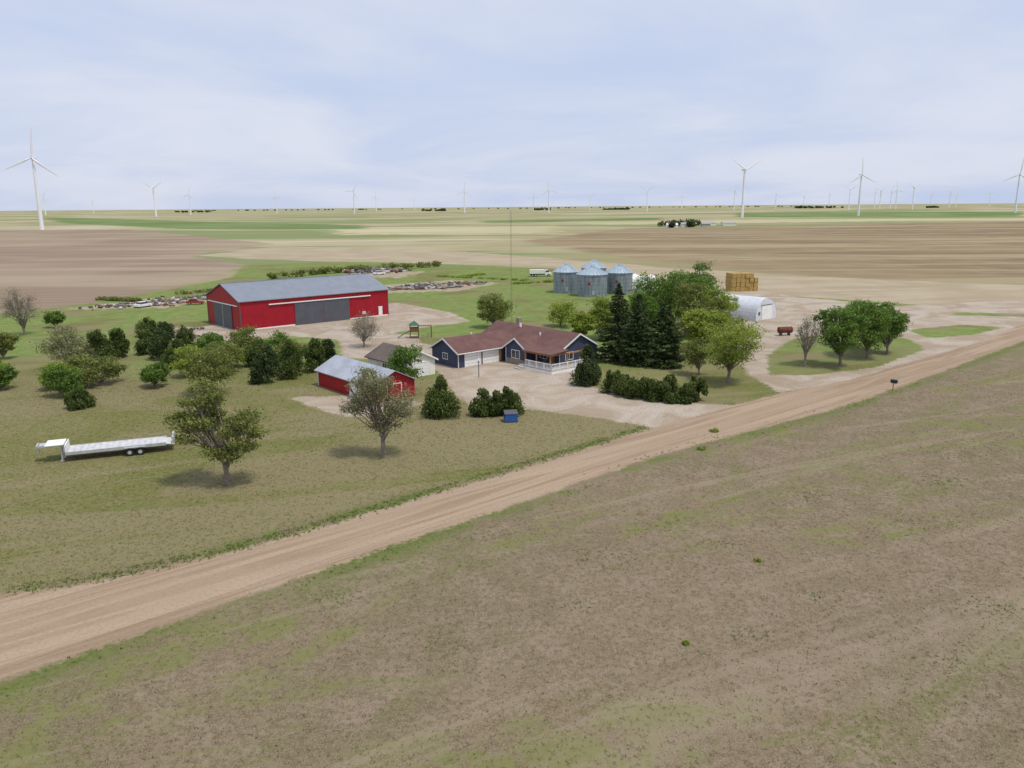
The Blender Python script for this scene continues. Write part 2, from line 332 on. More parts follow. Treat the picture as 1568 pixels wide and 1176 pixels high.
decid('young_tree',*W(-18.5,86),5.0,2.3,'olive',3200,.13,cb=.15)
decid('bare_tree',*W(-27.3,123.7),6.6,3.5,'twig',3200,.1,cb=.2,clumps=34,twigs=6)
shrub('juniper_bush',*W(-8.8,80.6),5.4,2.7,'juni',8000,.75,.13,16)
for q,hh in ((-3.6,3.4),(-.4,3.7),(-2.0,3.2)): shrub('juniper_bush',*W(q,80.9),hh,2.0,'juni',4500,.3,.13)
shrub('spruce_tree',*W(10.9,95.3),6.6,2.5,'dark',9000,.7,.14,18)
for q in [(14,90.6),(15.5,89),(17.2,87.9),(18.8,86.9),(20.6,86.2),(22.4,85.8),(24.4,86.8)]:
    shrub('hedge_juniper',*W(*q),3.2+random.uniform(-.5,.6),random.uniform(1.7,2.2),'juni',4200,.25,.13)
decid('cottonwood_tree',*W(31.4,95.9),10.2,5,'bright',10000,.14,cb=.2,clumps=44,fill=.24,twigs=2)
decid('young_tree',*W(28.4,100.4),5.5,2.6,'olive',4000,.14,cb=.2)
for q,hh,rr in [((17.6,111.1),13,3.9),((21.6,114.5),10.8,3.5),((24.8,106.1),10,3.1),((20.2,107.5),10.6,3.0),((25.4,113),9.4,3.1)]:
    spruce('spruce_tree',*W(*q),hh,rr)
for q,hh,rr,m in [((17.2,129.5),8,4,'bright'),((13.5,127),6.4,3,'bright'),((30.7,139.8),12.4,5.6,'green'),((36.7,143.5),13.2,5.8,'green'),((42.5,151.8),13.4,5.2,'green'),((41.5,137),9.5,4.6,'bright'),((26.5,133),9.8,4,'green'),((38,128),8.6,4.2,'olive'),((33,118),7.8,4.0,'bright'),((34,132),10.8,4.6,'olive')]:
    decid('shade_tree',*W(*q),hh,rr,m,8500,.2,cb=.15,clumps=36,fill=.29)
for q,hh,rr,m in [((52.5,106.1),10,4.3,'green'),((59.5,111.6),10,4.6,'green'),((64.5,114.6),8.8,3.8,'green'),((62.0,121.5),8.6,4.,'green')]:
    decid('shade_tree',*W(*q),hh,rr,m,9500,.17,cb=.18,clumps=40,fill=.27)
decid('bare_tree',*W(46.4,105.4),8.6,2.7,'twig',1500,.1,cb=.25,clumps=28,twigs=7)
decid('shade_tree',*W(-3.9,143.6),8.4,4.1,'olive',7500,.17,cb=.15)
decid('young_tree',*W(10.4,144.6),5.2,3.6,'bright',4500,.17,cb=.12)
for q,hh,rr,m in [((-72.8,109.3),6.9,4.4,'grey'),((-60.3,97.1),4.4,3.2,'olive'),((-62.1,90.7),4.2,2.9,'green'),((-65,95),3.9,2.5,'bright'),((-41.8,91.2),7.2,3.8,'olive'),((-47.3,117),5.6,3.3,'olive'),((-48.9,102.7),5,3.0,'bright'),((-44.3,102.6),5.4,3.3,'olive'),((-99.8,147.8),4,2.2,'green'),((-88.2,115.8),5,2.5,'olive'),((-72.9,94.5),4,2.2,'green'),((-52,96),3.6,2.4,'green'),((-67,103),3.7,2.3,'olive'),((-50,111),5.2,2.8,'green'),((-36,108),4.9,2.6,'olive'),((-77,100),3.4,2,'bright'),((-46,108),4.6,2.8,'bright'),((-39,112),4.8,2.8,'green')]:
    decid('young_tree',*W(*q),hh,rr,m,5600,.15,cb=.1,clumps=28,fill=.3)
decid('bare_tree',*W(-100.6,139.2),9.8,3.8,'twig',3500,.12,cb=.2,clumps=32,twigs=5)
for q,hh,rr in [((-70.8,114.1),5.4,3.1),((-68.2,116.1),5.4,2.6),((-56.5,85.5),2.5,2.1),((-73.3,135.9),4,3.2),((-69,134),3.5,2.6),((-59.9,114.8),5.7,3),((-56.4,115.7),5.8,2.9),((-54.6,108.7),4.9,2.6),((-41.7,109.2),4.9,3),((-36.9,97.9),4.7,2.6),((-33.7,101),6,2.8),((-31.1,105.2),5.6,2.4),((-51,115),4.8,2.8),((-65,119),4.6,2.6),((-38,104),4.4,2.6),((-30,109),4.6,2.2)]:
    shrub('juniper_bush',*W(*q),hh,rr,random.choice(['juni','juni','juni','dark']),4600,.45,.15,13)
# grass tufts
def tufts(name,n,xr,yr,test,hh,mat,tlo,thi):
    pts=np.column_stack([rng.uniform(xr[0],xr[1],n*5),yr[0]*(yr[1]/yr[0])**rng.random(n*5)])
    pts=pts[test(pts)][:n]; n=len(pts); B=4
    c=np.repeat(pts,B,0)+rng.normal(size=(n*B,2))*.06; a=rng.random(n*B)*6.283; h=hh*(.5+rng.random(n*B))
    w=h*.28; dx=np.cos(a)*w; dy=np.sin(a)*w; le=rng.normal(size=(n*B,2))*h[:,None]*.5
    z=np.zeros(n*B)
    T_=np.stack([np.column_stack([c[:,0]-dx,c[:,1]-dy,z]),np.column_stack([c[:,0]+dx,c[:,1]+dy,z]),np.column_stack([c+le,h])],1).reshape(-1,3)
    t=np.repeat(rng.uniform(tlo,thi,n),B)
    me=fastmesh(name,T_,None,np.arange(3*n*B).reshape(-1,3),[mat],attrs={'tint':('FACE',t)}); obj(name,me)
dry=leafmat('dry_grass',(.16,.13,.065),(.29,.235,.14),(.42,.35,.24)); lwn=leafmat('lawn_blades',(.1,.115,.028),(.2,.2,.065),(.34,.3,.16))
wd=leafmat('weed_blades',(.06,.11,.02),(.14,.21,.04),(.22,.28,.07))
right=lambda p:(sdf(p,road)<-.4)&(p[:,1]<.82*p[:,0]+63)
left=lambda p:(sdf(p,road)<-.3)&(p[:,1]>.82*p[:,0]+66)&(np.maximum(sdf(p,drive),sdf(p,pad))<-.2)
tufts('field_grass',60000,(-32,100),(26,120),right,.07,dry,.1,.9)
tufts('lawn_grass',42000,(-75,20),(48,125),left,.07,lwn,.1,.9)
pat=lambda p:np.sin(p[:,0]*.9+p[:,1]*.4)+np.sin(p[:,0]*.33-1)+rng.normal(size=len(p))*.6
tufts('roadside_weeds',6500,(-34,110),(36,150),lambda p:(lambda s:(s<.25)&(s>-1.9))(sdf(p,road))&(p[:,1]<.82*p[:,0]+63.5)&(pat(p)>.3),.12,wd,.1,.9)
tufts('verge_grass',7500,(-34,20),(46,90),lambda p:(lambda s:(s<.3+rng.normal(size=len(s))*.3)&(s>-1.2))(sdf(p,road))&(p[:,1]>.82*p[:,0]+66)&(sdf(p,drive)<-.2),.12,wd,.2,1)
wp=[(22,84,1.6),(20,82,1.2),(30,90,.8),(36,95,1.2),(12,60,2.2),(7,54,1.8),(16,56,1.5),(-2,58,1.6),(46,78,3),(40,70,2.5),(30,46,1.6),(24,40,1.3),(4,47,1.3),(-4,42,1),(58,84,3),(14,43,1),(33,60,2),(26,66,1.8),(20,48,1.2),(-12,48,1.4)]
tufts('stubble_weeds',6500,(-16,66),(34,98),lambda p:np.min([np.hypot((p[:,0]-a)*.7,(p[:,1]-b))/c_ for a,b,c_ in wp],0)+np.abs(rng.normal(size=len(p)))*.6<1.15,.09,wd,.3,1)
for (x,y,r_) in [(17.5,53,.3),(10,42,.25),(22.8,86.5,.7),(19.8,79.9,.6)]:
    shrub('weed_clump',x,y,.3*r_+.12,r_,'bright',300,.1,.07,3)
# ------------------------------------------------------------------ building helpers
def mk(name,verts,faces,mat,parent=None,smooth=False):
    me=bpy.data.meshes.new(name); me.from_pydata([tuple(q) for q in verts],[],faces); me.materials.append(mat); me.update()
    import bmesh
    bm=bmesh.new(); bm.from_mesh(me); bmesh.ops.recalc_face_normals(bm,faces=bm.faces); bm.to_mesh(me); bm.free()
    if smooth:
        for p_ in me.polygons: p_.use_smooth=True
    return obj(name,me,parent)
def box(name,x0,x1,y0,y1,z0,z1,mat,parent):
    v_=[(x,y,z) for z in (z0,z1) for y in (y0,y1) for x in (x0,x1)]
    return mk(name,v_,[(0,2,3,1),(4,5,7,6),(0,1,5,4),(1,3,7,5),(3,2,6,7),(2,0,4,6)],mat,parent)
def empty(name,x,y,a=0,z=0):
    o=bpy.data.objects.new(name,None); COL.objects.link(o); o.location=(x,y,z); o.rotation_euler=(0,0,a); return o
def walls(name,x0,x1,y0,y1,ze,zr,axis,mat,parent,z0=-.2):
    if axis=='x':
        ym=(y0+y1)/2
        v_=[(x0,y0,z0),(x0,y1,z0),(x0,y1,ze),(x0,ym,zr),(x0,y0,ze)]; v2=[(x1,)+q[1:] for q in v_]
    else:
        xm=(x0+x1)/2
        v_=[(x0,y0,z0),(x1,y0,z0),(x1,y0,ze),(xm,y0,zr),(x0,y0,ze)]; v2=[(q[0],y1,q[2]) for q in v_]
    f=[(0,1,2,3,4),(9,8,7,6,5)]+[(i,(i+1)%5,(i+1)%5+5,i+5) for i in range(5) if i not in(2,3)]+[(2,3,8,7),(3,4,9,8)]
    return mk(name,v_+v2,f,mat,parent)
def roof(name,x0,x1,y0,y1,ze,zr,axis,ov,th,mat,parent,ovg=None):
    ovg=ov if ovg is None else ovg
    if axis=='x':
        m=(y0+y1)/2; hw=(y1-y0)/2; sl=(zr-ze)/hw; a=m-hw-ov; b=m+hw+ov; zl=ze-sl*ov
        pr=[(a,zl),(m,zr),(b,zl),(b,zl+th),(m,zr+th),(a,zl+th)]
        v_=[(x0-ovg,p_[0],p_[1]+.02) for p_ in pr]+[(x1+ovg,p_[0],p_[1]+.02) for p_ in pr]
    else:
        m=(x0+x1)/2; hw=(x1-x0)/2; sl=(zr-ze)/hw; a=m-hw-ov; b=m+hw+ov; zl=ze-sl*ov
        pr=[(a,zl),(m,zr),(b,zl),(b,zl+th),(m,zr+th),(a,zl+th)]
        v_=[(p_[0],y0-ovg,p_[1]+.02) for p_ in pr]+[(p_[0],y1+ovg,p_[1]+.02) for p_ in pr]
    f=[(0,1,4,5),(1,2,3,4),(6,11,10,7),(7,10,9,8),(0,6,7,1),(1,7,8,2),(2,8,9,3),(3,9,10,4),(4,10,11,5),(5,11,6,0)]
    return mk(name,v_,f,mat,parent)
def joined(name,boxes,mat,parent):
    V_=[];F_=[]
    for (x0,x1,y0,y1,z0,z1) in boxes:
        b=len(V_); V_+=[(x,y,z) for z in (z0,z1) for y in (y0,y1) for x in (x0,x1)]
        F_+=[tuple(b+q for q in f) for f in [(0,2,3,1),(4,5,7,6),(0,1,5,4),(1,3,7,5),(3,2,6,7),(2,0,4,6)]]
    return mk(name,V_,F_,mat,parent)
def cyl(name,r0,r1,z0,z1,mat,parent,n=32,cx=0,cy=0,cap=True):
    v_=[(cx+r*math.cos(i*2*math.pi/n),cy+r*math.sin(i*2*math.pi/n),z) for r,z in((r0,z0),(r1,z1)) for i in range(n)]
    f=[(i,(i+1)%n,n+(i+1)%n,n+i) for i in range(n)]
    if cap: f+=[tuple(range(n)),tuple(range(n,2*n))]
    return mk(name,v_,f,mat,parent)
def window(nm,parent,face,c,a0,a1,z0,z1,glass,frame):
    t=.09
    if face=='y-':
        joined(nm+'_frame',[(a0-t,a1+t,c-.06,c-.003,z1,z1+t),(a0-t,a1+t,c-.06,c-.003,z0-t,z0),(a0-t,a0,c-.06,c-.003,z0,z1),(a1,a1+t,c-.06,c-.003,z0,z1),((a0+a1)/2-.03,(a0+a1)/2+.03,c-.05,c-.003,z0,z1)],frame,parent)
        box(nm+'_glass',a0,a1,c-.03,c-.004,z0,z1,glass,parent)
    else:
        joined(nm+'_frame',[(c-.06,c-.003,a0-t,a1+t,z1,z1+t),(c-.06,c-.003,a0-t,a1+t,z0-t,z0),(c-.06,c-.003,a0-t,a0,z0,z1),(c-.06,c-.003,a1,a1+t,z0,z1),(c-.05,c-.003,(a0+a1)/2-.03,(a0+a1)/2+.03,z0,z1)],frame,parent)
        box(nm+'_glass',c-.03,c-.004,a0,a1,z0,z1,glass,parent)
white=simple('white_paint',(.8,.8,.78),.5,0,.06,2); glass=simple('window_glass',(.03,.04,.05),.08,0,.2,1,.8)
red=ribbed('red_steel',(.34,.012,.024),(1,1,0),.3,.42,0,.5,.08,grime=.06); greyr=ribbed('grey_steel_roof',(.24,.265,.31),(1,0,0),.45,.4,.2,.6,.06,grime=.06)
dgrey=ribbed('charcoal_steel',(.1,.105,.125),(1,1,0),.3,.45,0,.5,.08,grime=.08)
A41=math.radians(41)
# barn
B=empty('red_barn',-56.4,164.8,A41)
walls('walls',0,36,0,18,6.1,9.2,'x',red,B); roof('roof',0,36,0,18,6.1,9.2,'x',.35,.14,greyr,B)
joined('trim',[(-.05,-.004,-.05,.12,0,6.0),(-.05,.1,-.06,-.004,0,6.0),(35.9,36.05,-.06,-.004,0,6.0),(-.06,-.004,17.88,18.05,0,6.0)],dgrey,B)
box('front_sliding_door',12.2,19.0,-.16,-.03,.05,4.9,dgrey,B); box('front_sliding_door_panel',19.1,25.6,-.16,-.03,.05,4.9,dgrey,B)
joined('door_track',[(6.3,31.2,-.3,-.02,4.95,5.15)],white,B)
joined('door_seam',[(19.02,19.08,-.17,-.03,.05,4.9)],red,B)
joined('steel_base_trim',[(0.1,12.1,-.05,-.004,0,.25),(25.7,35.8,-.05,-.004,0,.25)],white,B)
box('gable_sliding_door',-.16,-.03,4.2,13.8,.05,5.0,dgrey,B); box('gable_track',-.25,-.02,1,17,5.02,5.2,white,B)
box('gable_door_seam',-.17,-.02,8.96,9.04,.05,5.0,white,B)
box('entry_door',33.3,34.3,-.1,-.01,.05,2.15,white,B)
joined('entry_frame',[(33.2,34.4,-.06,-.012,2.17,2.3),(29,29.8,-.06,-.012,.9,1.5)],white,B)
box('ridge_cap',-.35,36.35,8.8,9.2,9.33,9.42,greyr,B)
# house
siding=ribbed('blue_siding',(.055,.066,.115),(0,0,1),.16,.6,0,.5,.1,.02,grime=.05)
k=N('maroon_shingles'); vv=k.coord(); n1=k.noise(vv,.6,4); n2=k.noise(k.coord(scale=(1,1,3)),7,3,.8)
cc=k.mix(k.rmp(n1,.3,.7),(.15,.075,.066),(.2,.11,.098)); cc=k.mix(k.math('MULTIPLY',k.rmp(n2,.35,.65),.6),cc,(.09,.05,.045)); k.col(cc); k.bump(n2,.4,.03); k.b.inputs['Roughness'].default_value=.92; shing=k.m
k=N('brown_shingles'); n1=k.noise(k.coord(),.6,4); n2=k.noise(k.coord(),7,3,.8); cc=k.mix(k.rmp(n1,.3,.7),(.12,.095,.08),(.17,.135,.115)); cc=k.mix(k.math('MULTIPLY',k.rmp(n2,.35,.65),.6),cc,(.08,.065,.055)); k.col(cc); k.bump(n2,.4,.03); brshing=k.m
wood=simple('cedar_wood',(.42,.19,.07),.6,0,.25,6); deckm=simple('deck_boards',(.45,.43,.4),.7,0,.15,3); brick=simple('stone_veneer',(.3,.24,.2),.85,0,.35,5)
Hs=empty('farmhouse',-8.5,123.8,A41)
walls('garage_walls',0,13,0,7,2.5,4.3,'x',siding,Hs); roof('garage_roof',0,13,0,7,2.5,4.3,'x',.45,.16,shing,Hs,.4)
walls('main_walls',11.6,20.2,-11,9,2.7,5.0,'y',siding,Hs); roof('main_roof',11.6,20.2,-11,9,2.7,5.0,'y',.45,.16,shing,Hs,.4)
walls('front_gable_walls',9.2,13,-5.8,-.9,2.6,4.1,'x',siding,Hs); roof('front_gable_roof',9.2,15,-5.8,-.9,2.6,4.1,'x',.4,.16,shing,Hs,.35)
def garage_door(nm,a0,a1,c,z1,parent):
    bs=[]; zz=.03; n=4
    for q in range(n): bs.append((a0,a1,c-.05,c-.004,zz+q*(z1-.03)/n,zz+(q+1)*(z1-.03)/n-.03))
    joined(nm,bs,white,parent)
    joined(nm+'_casing',[(a0-.14,a0-.01,c-.09,c-.005,0,z1+.13),(a1+.01,a1+.14,c-.09,c-.005,0,z1+.13),(a0-.01,a1+.01,c-.09,c-.005,z1+.0,z1+.13)],white,parent)
garage_door('garage_door_1',1.4,4.5,0,2.15,Hs); garage_door('garage_door_2',5.1,8.2,0,2.15,Hs)
def bargeboard(nm,axis,c,a0,a1,ze,zr,ov,parent):
    m=(a0+a1)/2; hw=(a1-a0)/2; sl=(zr-ze)/hw; V_=[];F_=[]
    for sgn in (-1,1):
        b=len(V_); e=m+sgn*(hw+ov); zl=ze-sl*ov
        for cx in (c-.05,c+.0):
            for (p_,z_) in ((e,zl-.06),(e,zl+.2),(m,zr+.2),(m,zr-.06)): V_.append((cx,p_,z_) if axis=='x' else (p_,cx,z_))
        F_+=[tuple(b+q for q in f) for f in [(0,1,2,3),(7,6,5,4),(0,4,5,1),(1,5,6,2),(2,6,7,3),(3,7,4,0)]]
    mk(nm,V_,F_,white,parent)
bargeboard('garage_bargeboard','x',-.402,0,7,2.5,4.3,.45,Hs); bargeboard('front_bargeboard','x',8.848,-5.8,-.9,2.6,4.1,.4,Hs); bargeboard('main_bargeboard','y',-11.402,11.6,20.2,2.7,5.0,.45,Hs)
joined('gutters',[(-.4,8.8,-.6,-.46,2.27,2.4),(11.0,11.14,-11.2,-6.2,2.45,2.58)],white,Hs)
joined('corner_boards',[(-.03,.1,-.03,-.003,0,2.45),(9.17,9.3,-5.83,-5.803,0,2.6),(9.17,9.197,-5.8,-5.7,0,2.6),(9.17,9.197,-1.0,-.87,0,2.6),(11.57,11.7,-11.03,-11.003,0,2.6)],white,Hs)
window('gable_window',Hs,'x-',9.2,-4.3,-2.4,.95,2.2,glass,white); window('garage_side_window',Hs,'x-',0,2.8,4.0,1.1,2.0,glass,white)
window('porch_window',Hs,'x-',11.6,-8.2,-6.6,1.2,2.3,glass,white); box('porch_door',11.52,11.597,-9.9,-9.0,.62,2.6,wood,Hs)
window('end_window_1',Hs,'y-',-11,13,14.6,1.2,2.3,glass,white); window('end_window_2',Hs,'y-',-11,16.8,18.4,1.2,2.3,glass,white)
box('entry_door',8.45,8.95,-.06,-.004,.1,2.1,wood,Hs)
joined('stone_skirt',[(9.12,9.19,-5.6,-1.1,0,.8)],brick,Hs)
joined('deck',[(7.4,11.55,-13.6,-6.1,.42,.58),(11.55,15.5,-13.6,-11.45,.42,.58)],deckm,Hs)
bs=[]
def rail(x0,y0,x1,y1,step=.28):
    L=math.hypot(x1-x0,y1-y0); n=int(L/step)
    xa,xb=sorted((x0,x1)); ya,yb=sorted((y0,y1))
    bs.append((xa-.05,xb+.05,ya-.05,yb+.05,1.45,1.54)); bs.append((xa-.03,xb+.03,ya-.03,yb+.03,.68,.74))
    for q in range(n+1):
        x=x0+(x1-x0)*q/n; y=y0+(y1-y0)*q/n; w=.07 if q%6==0 else .03; bs.append((x-w,x+w,y-w,y+w,.585,1.448))
rail(7.5,-13.5,7.5,-7.6); rail(7.5,-13.5,15.4,-13.5); rail(15.4,-13.5,15.4,-11.8)
bs.append((7.33,7.39,-13.6,-6.1,0,.41)); bs.append((7.4,15.5,-13.68,-13.61,0,.41))
joined('white_railing',bs,white,Hs)
joined('deck_steps',[(6.3,7.32,-7.5,-6.2,.0,.2),(6.8,7.32,-7.5,-6.2,.2,.4)],deckm,Hs)
joined('porch_posts',[(8.3,8.48,-12.4,-12.22,.58,2.5),(8.3,8.48,-9.3,-9.12,.58,2.5),(8.3,8.48,-6.7,-6.52,.58,2.5),(12,12.18,-12.4,-12.22,.58,2.5),(15,15.18,-12.4,-12.22,.58,2.5),(8.2,8.55,-12.6,-6.4,2.5,2.68),(8.56,15.3,-12.5,-12.2,2.5,2.68)],wood,Hs)
mk('porch_roof',[(7.9,-12.8,2.70),(7.9,-6.2,2.70),(11.9,-6.2,3.06),(11.9,-12.8,3.06),(7.9,-12.8,2.83),(7.9,-6.2,2.83),(11.9,-6.2,3.19),(11.9,-12.8,3.19)],[(0,1,2,3),(4,5,6,7),(0,1,5,4),(1,2,6,5),(2,3,7,6),(3,0,4,7)],shing,Hs)
joined('deck_furniture',[(9.2,10.0,-11.6,-10.8,.6,1.3),(9.3,9.9,-9.6,-9.0,.6,1.0),(10.0,10.1,-9.6,-9.0,.6,1.5)],dgrey,Hs)
joined('roof_vents',[(6,6.2,4.2,4.4,4.0,4.6),(15,15.3,2,2.3,4.8,5.5),(14,14.2,-4,-3.8,4.1,4.7)],white,Hs)
joined('chimney',[(16.6,17.3,4.2,4.9,4.2,6.0)],brick,Hs)
yl=empty('yard_lamp_post',*W(-5.0,100)); joined('post',[(-.06,.06,-.06,.06,0,2.6),(-.2,.2,-.04,.04,2.3,2.36)],dgrey,yl); cyl('lantern',.16,.1,2.6,2.95,white,yl,8)
# low red shed
ltroof=ribbed('galvanised_roof',(.42,.45,.5),(0,1,0),.3,.45,.3,.7,.12)
S=empty('red_shed',-18.1,101,A41)
walls('walls',0,6.5,0,15,2.3,3.9,'y',red,S); roof('roof',0,6.5,0,15,2.3,3.9,'y',.4,.1,ltroof,S)
joined('shed_trim',[(-.04,-.004,-.04,.1,0,2.3),(-.04,-.004,14.9,15.04,0,2.3),(-.06,-.004,3,3.12,0,2.1),(-.06,-.004,5.9,6.02,0,2.1),(-.06,-.004,3.12,5.9,2.0,2.1)],white,S)
joined('shed_door',[(-.05,-.005,3.13,5.89,.02,1.98)],white,S); box('gable_door',2.2,4.3,-.06,-.004,.05,2.1,red,S); joined('gable_door_casing',[(2.08,2.19,-.07,-.004,0,2.2),(4.31,4.42,-.07,-.004,0,2.2),(2.19,4.31,-.07,-.004,2.11,2.2)],white,S)
# cream garage
cream=ribbed('cream_siding',(.78,.76,.69),(0,0,1),.2,.6,0,.3,.05,.02,grime=.05)
D=empty('cream_garage',-16.6,115.4,A41)
walls('walls',0,6.4,0,9,2.4,4.0,'y',cream,D); roof('roof',0,6.4,0,9,2.4,4.0,'y',.4,.14,brshing,D,.35)
garage_door('garage_door',1.1,5.3,0,2.1,D); bargeboard('bargeboard','y',-.352,0,6.4,2.4,4.0,.4,D); window('side_window',D,'x-',0,3.5,4.6,1.1,1.9,glass,white)
# grain bins
k=N('galvanised_bin'); sx=k.n('ShaderNodeSeparateXYZ'); k.l(k.coord(),sx.inputs[0]); f=k.math('PINGPONG',k.math('FRACT',k.math('DIVIDE',sx.outputs[2],.22)),.5)
n=k.noise(k.coord(scale=(1,1,.2)),1.2,4); cc=k.mix(k.rmp(n,.3,.7),(.2,.235,.27),(.33,.37,.4)); rg=k.math('PINGPONG',k.math('FRACT',k.math('DIVIDE',sx.outputs[2],1.1)),.5); cc=k.mix(k.rmp(rg,.06,0),cc,(.12,.15,.18)); k.col(cc); k.bump(f,.7,.06); k.b.inputs['Metallic'].default_value=.4; k.b.inputs['Roughness'].default_value=.5; binm=k.m
binroof=simple('bin_roof_metal',(.4,.48,.54),.45,.35,.12,1.5)
def bin_(x,y,r,h,ha):
    o=empty('grain_bin',x,y)
    cyl('shell',r,r,0,h,binm,o,40); 
    n=24; V_=[];F_=[]
    for q in range(n):
        a=q*2*math.pi/n
        V_+=[((r+.25)*math.cos(a),(r+.25)*math.sin(a),h-.1),(.5*math.cos(a),.5*math.sin(a),ha-.3)]
    F_=[(2*q,(2*q+2)%(2*n),(2*q+3)%(2*n),2*q+1) for q in range(n)]; mk('cone_roof',V_,F_,binroof,o)
    V_=[];F_=[]
    for q in range(n):
        a=q*2*math.pi/n; w=.05; ca,sa=math.cos(a),math.sin(a); b=len(V_)
        for rr,zz in((r+.27,h-.08),(.5,ha-.28)):
            for s_,u_ in((-w,0),(w,0),(0,.12)): V_.append((rr*ca-s_*sa,rr*sa+s_*ca,zz+u_))
        F_+=[(b,b+3,b+5,b+2),(b+2,b+5,b+4,b+1)]
    mk('roof_ribs',V_,F_,binroof,o)
    cyl('cap',.55,.45,ha-.32,ha,binroof,o,16)
    joined('ladder_door',[(-.35,.35,-r-.08,-r+.05,.6,1.8),(1.5,1.56,-r*.93-.15,-r*.93-.1,.3,h),(1.9,1.96,-r*.9-.15,-r*.9-.1,.3,h)]+[(1.56,1.9,-r*.92-.14,-r*.92-.1,.6+q*.4,.64+q*.4) for q in range(int(h/.4)-1)],binroof,o)
    joined('logo_plate',[(-1.6,-.9,-r*.96-.06,-r*.96+.12,h*.55,h*.55+.7)],red,o)
for q in [(23,227.5,4.3),(16.2,237,3.7),(31.5,233,3.8),(26,252,3.9)]: bin_(*q,6.2,8.6)
def tank(x,y,r,h):
    o=empty('white_tank',x,y); prof=[(r,0),(r,h*.8),(r*.92,h*.88),(r*.7,h*.95),(r*.35,h),(.25,h+.02),(.25,h+.25),(0.01,h+.25)]; n=24
    V_=[(a*math.cos(q*2*math.pi/n),a*math.sin(q*2*math.pi/n),z) for a,z in prof for q in range(n)]
    mk('tank_body',V_,[(i*n+q,i*n+(q+1)%n,(i+1)*n+(q+1)%n,(i+1)*n+q) for i in range(len(prof)-1) for q in range(n)],white,o,True)
    joined('valve',[(-.15,.15,-r-.3,-r+.05,.2,.5)],dgrey,o)
for q in [(35.2,238),(38.6,236),(41.8,240),(37.5,243)]: tank(*q,1.7,4.6)
# quonset
Q=empty('quonset_hut',53.6,173.6,A41)
n=20; w=8.4; hh=4.8; L=13; V_=[];F_=[]
for yy in (0,L):
    for q in range(n+1):
        a=math.pi*q/n; V_.append((w/2-w/2*math.cos(a),yy,hh*max(0,math.sin(a))**.8))
F_=[(q,q+1,n+2+q,n+1+q) for q in range(n)]; whm=ribbed('white_corrugated',(.66,.69,.73),(0,1,0),.4,.4,.1,.8,.08)
mk('arched_shell',V_,F_,whm,Q)
mk('end_wall',[(x,y+.05,z) for x,y,z in V_[:n+1]],[tuple(range(n+1))],whm,Q)
joined('arch_doors',[(2.2,4.15,-.08,.04,.05,3.2),(4.2,6.2,-.08,.04,.05,3.2)],white,Q); joined('hut_trim',[(2.0,6.4,-.12,.03,3.22,3.35),(1.0,1.6,-.06,.03,1.2,1.9)],dgrey,Q)
# hay
hay=simple('straw',(.4,.27,.09),.95,0,.35,3); bl=[]
for a in range(6):
    for b in range(4 if a<5 else 3):
        for c_ in range(2): bl.append((a*1.35+.03+random.uniform(-.1,.1),a*1.35+1.25,c_*2.5+random.uniform(-.2,.2),c_*2.5+2.4,b*1.32,b*1.32+1.27))
Hy=empty('hay_bale_stack',65,235,math.radians(8)); joined('bales',bl,hay,Hy)
# vehicles
tyre=simple('tyre_rubber',(.02,.02,.02),.9,0,.2,4); steel=simple('bare_steel',(.55,.56,.57),.4,.4,.1,2)
def wheel(parent,x,y,r,w=.25,nm='wheel'):
    n=20; V_=[(x+rr*math.cos(q*2*math.pi/n),y+s_,r+rr*math.sin(q*2*math.pi/n)) for rr,s_ in((r,-w/2),(r,w/2)) for q in range(n)]
    mk(nm,V_,[(q,(q+1)%n,n+(q+1)%n,n+q) for q in range(n)]+[tuple(range(n)),tuple(range(n,2*n))],tyre,parent)
    V_=[(x+r*.5*math.cos(q*2*math.pi/n),y+s_,r+r*.5*math.sin(q*2*math.pi/n)) for s_ in(-w/2-.02,w/2+.02) for q in range(n)]
    mk(nm+'_hub',V_,[(q,(q+1)%n,n+(q+1)%n,n+q) for q in range(n)]+[tuple(range(n)),tuple(range(n,2*n))],steel,parent)
def prism(name,prof,y0,y1,mat,parent):
    n=len(prof); V_=[(x,y,z) for y in(y0,y1) for x,z in prof]
    return mk(name,V_,[tuple(range(n)),tuple(range(n,2*n))]+[(i,(i+1)%n,n+(i+1)%n,n+i) for i in range(n)],mat,parent)
T_=empty('grain_truck',6.8,291,math.radians(4))
prism('cab',[(5.6,.6),(7.9,.6),(7.9,1.35),(7.0,1.55),(6.7,2.35),(5.6,2.35)],0,2.2,white,T_); prism('windshield',[(6.98,1.6),(6.74,2.25),(5.8,2.25),(5.8,1.6)],-.02,2.22,glass,T_)
joined('grain_box',[(0,5.4,-.1,2.3,1.05,2.45)],white,T_); joined('frame',[(0,7.7,.5,1.7,.6,.95)],dgrey,T_); joined('box_ribs',[(q*.7,q*.7+.08,-.16,-.105,1.05,2.45) for q in range(8)],steel,T_)
for x in(1,2.1,6.9):
    for y in(.1,2.1): wheel(T_,x,y,.5,.3)
carred=simple('red_car_paint',(.35,.03,.03),.35,0,.1,1,.5)
def car(x,y,a,mat):
    o=empty('parked_car',x,y,a); prism('body',[(0,.35),(4.5,.35),(4.5,.75),(4.3,.85),(3.3,.95),(0.1,.98),(0,.8)],0,1.75,mat,o); prism('cabin',[(.5,.96),(3.3,.94),(2.7,1.42),(1.0,1.45)],.12,1.63,glass,o); prism('roof_panel',[(1.0,1.45),(2.7,1.42),(2.65,1.48),(1.05,1.51)],.14,1.61,mat,o)
    for wx in(.85,3.6):
        for wy in(.1,1.65): wheel(o,wx,wy,.33,.2)
x,y=W(-87.5,182.9); car(x,y,.2,carred); x,y=W(-97,177); car(x,y,1.2,white); x,y=W(-52,262); car(x,y,.6,white)
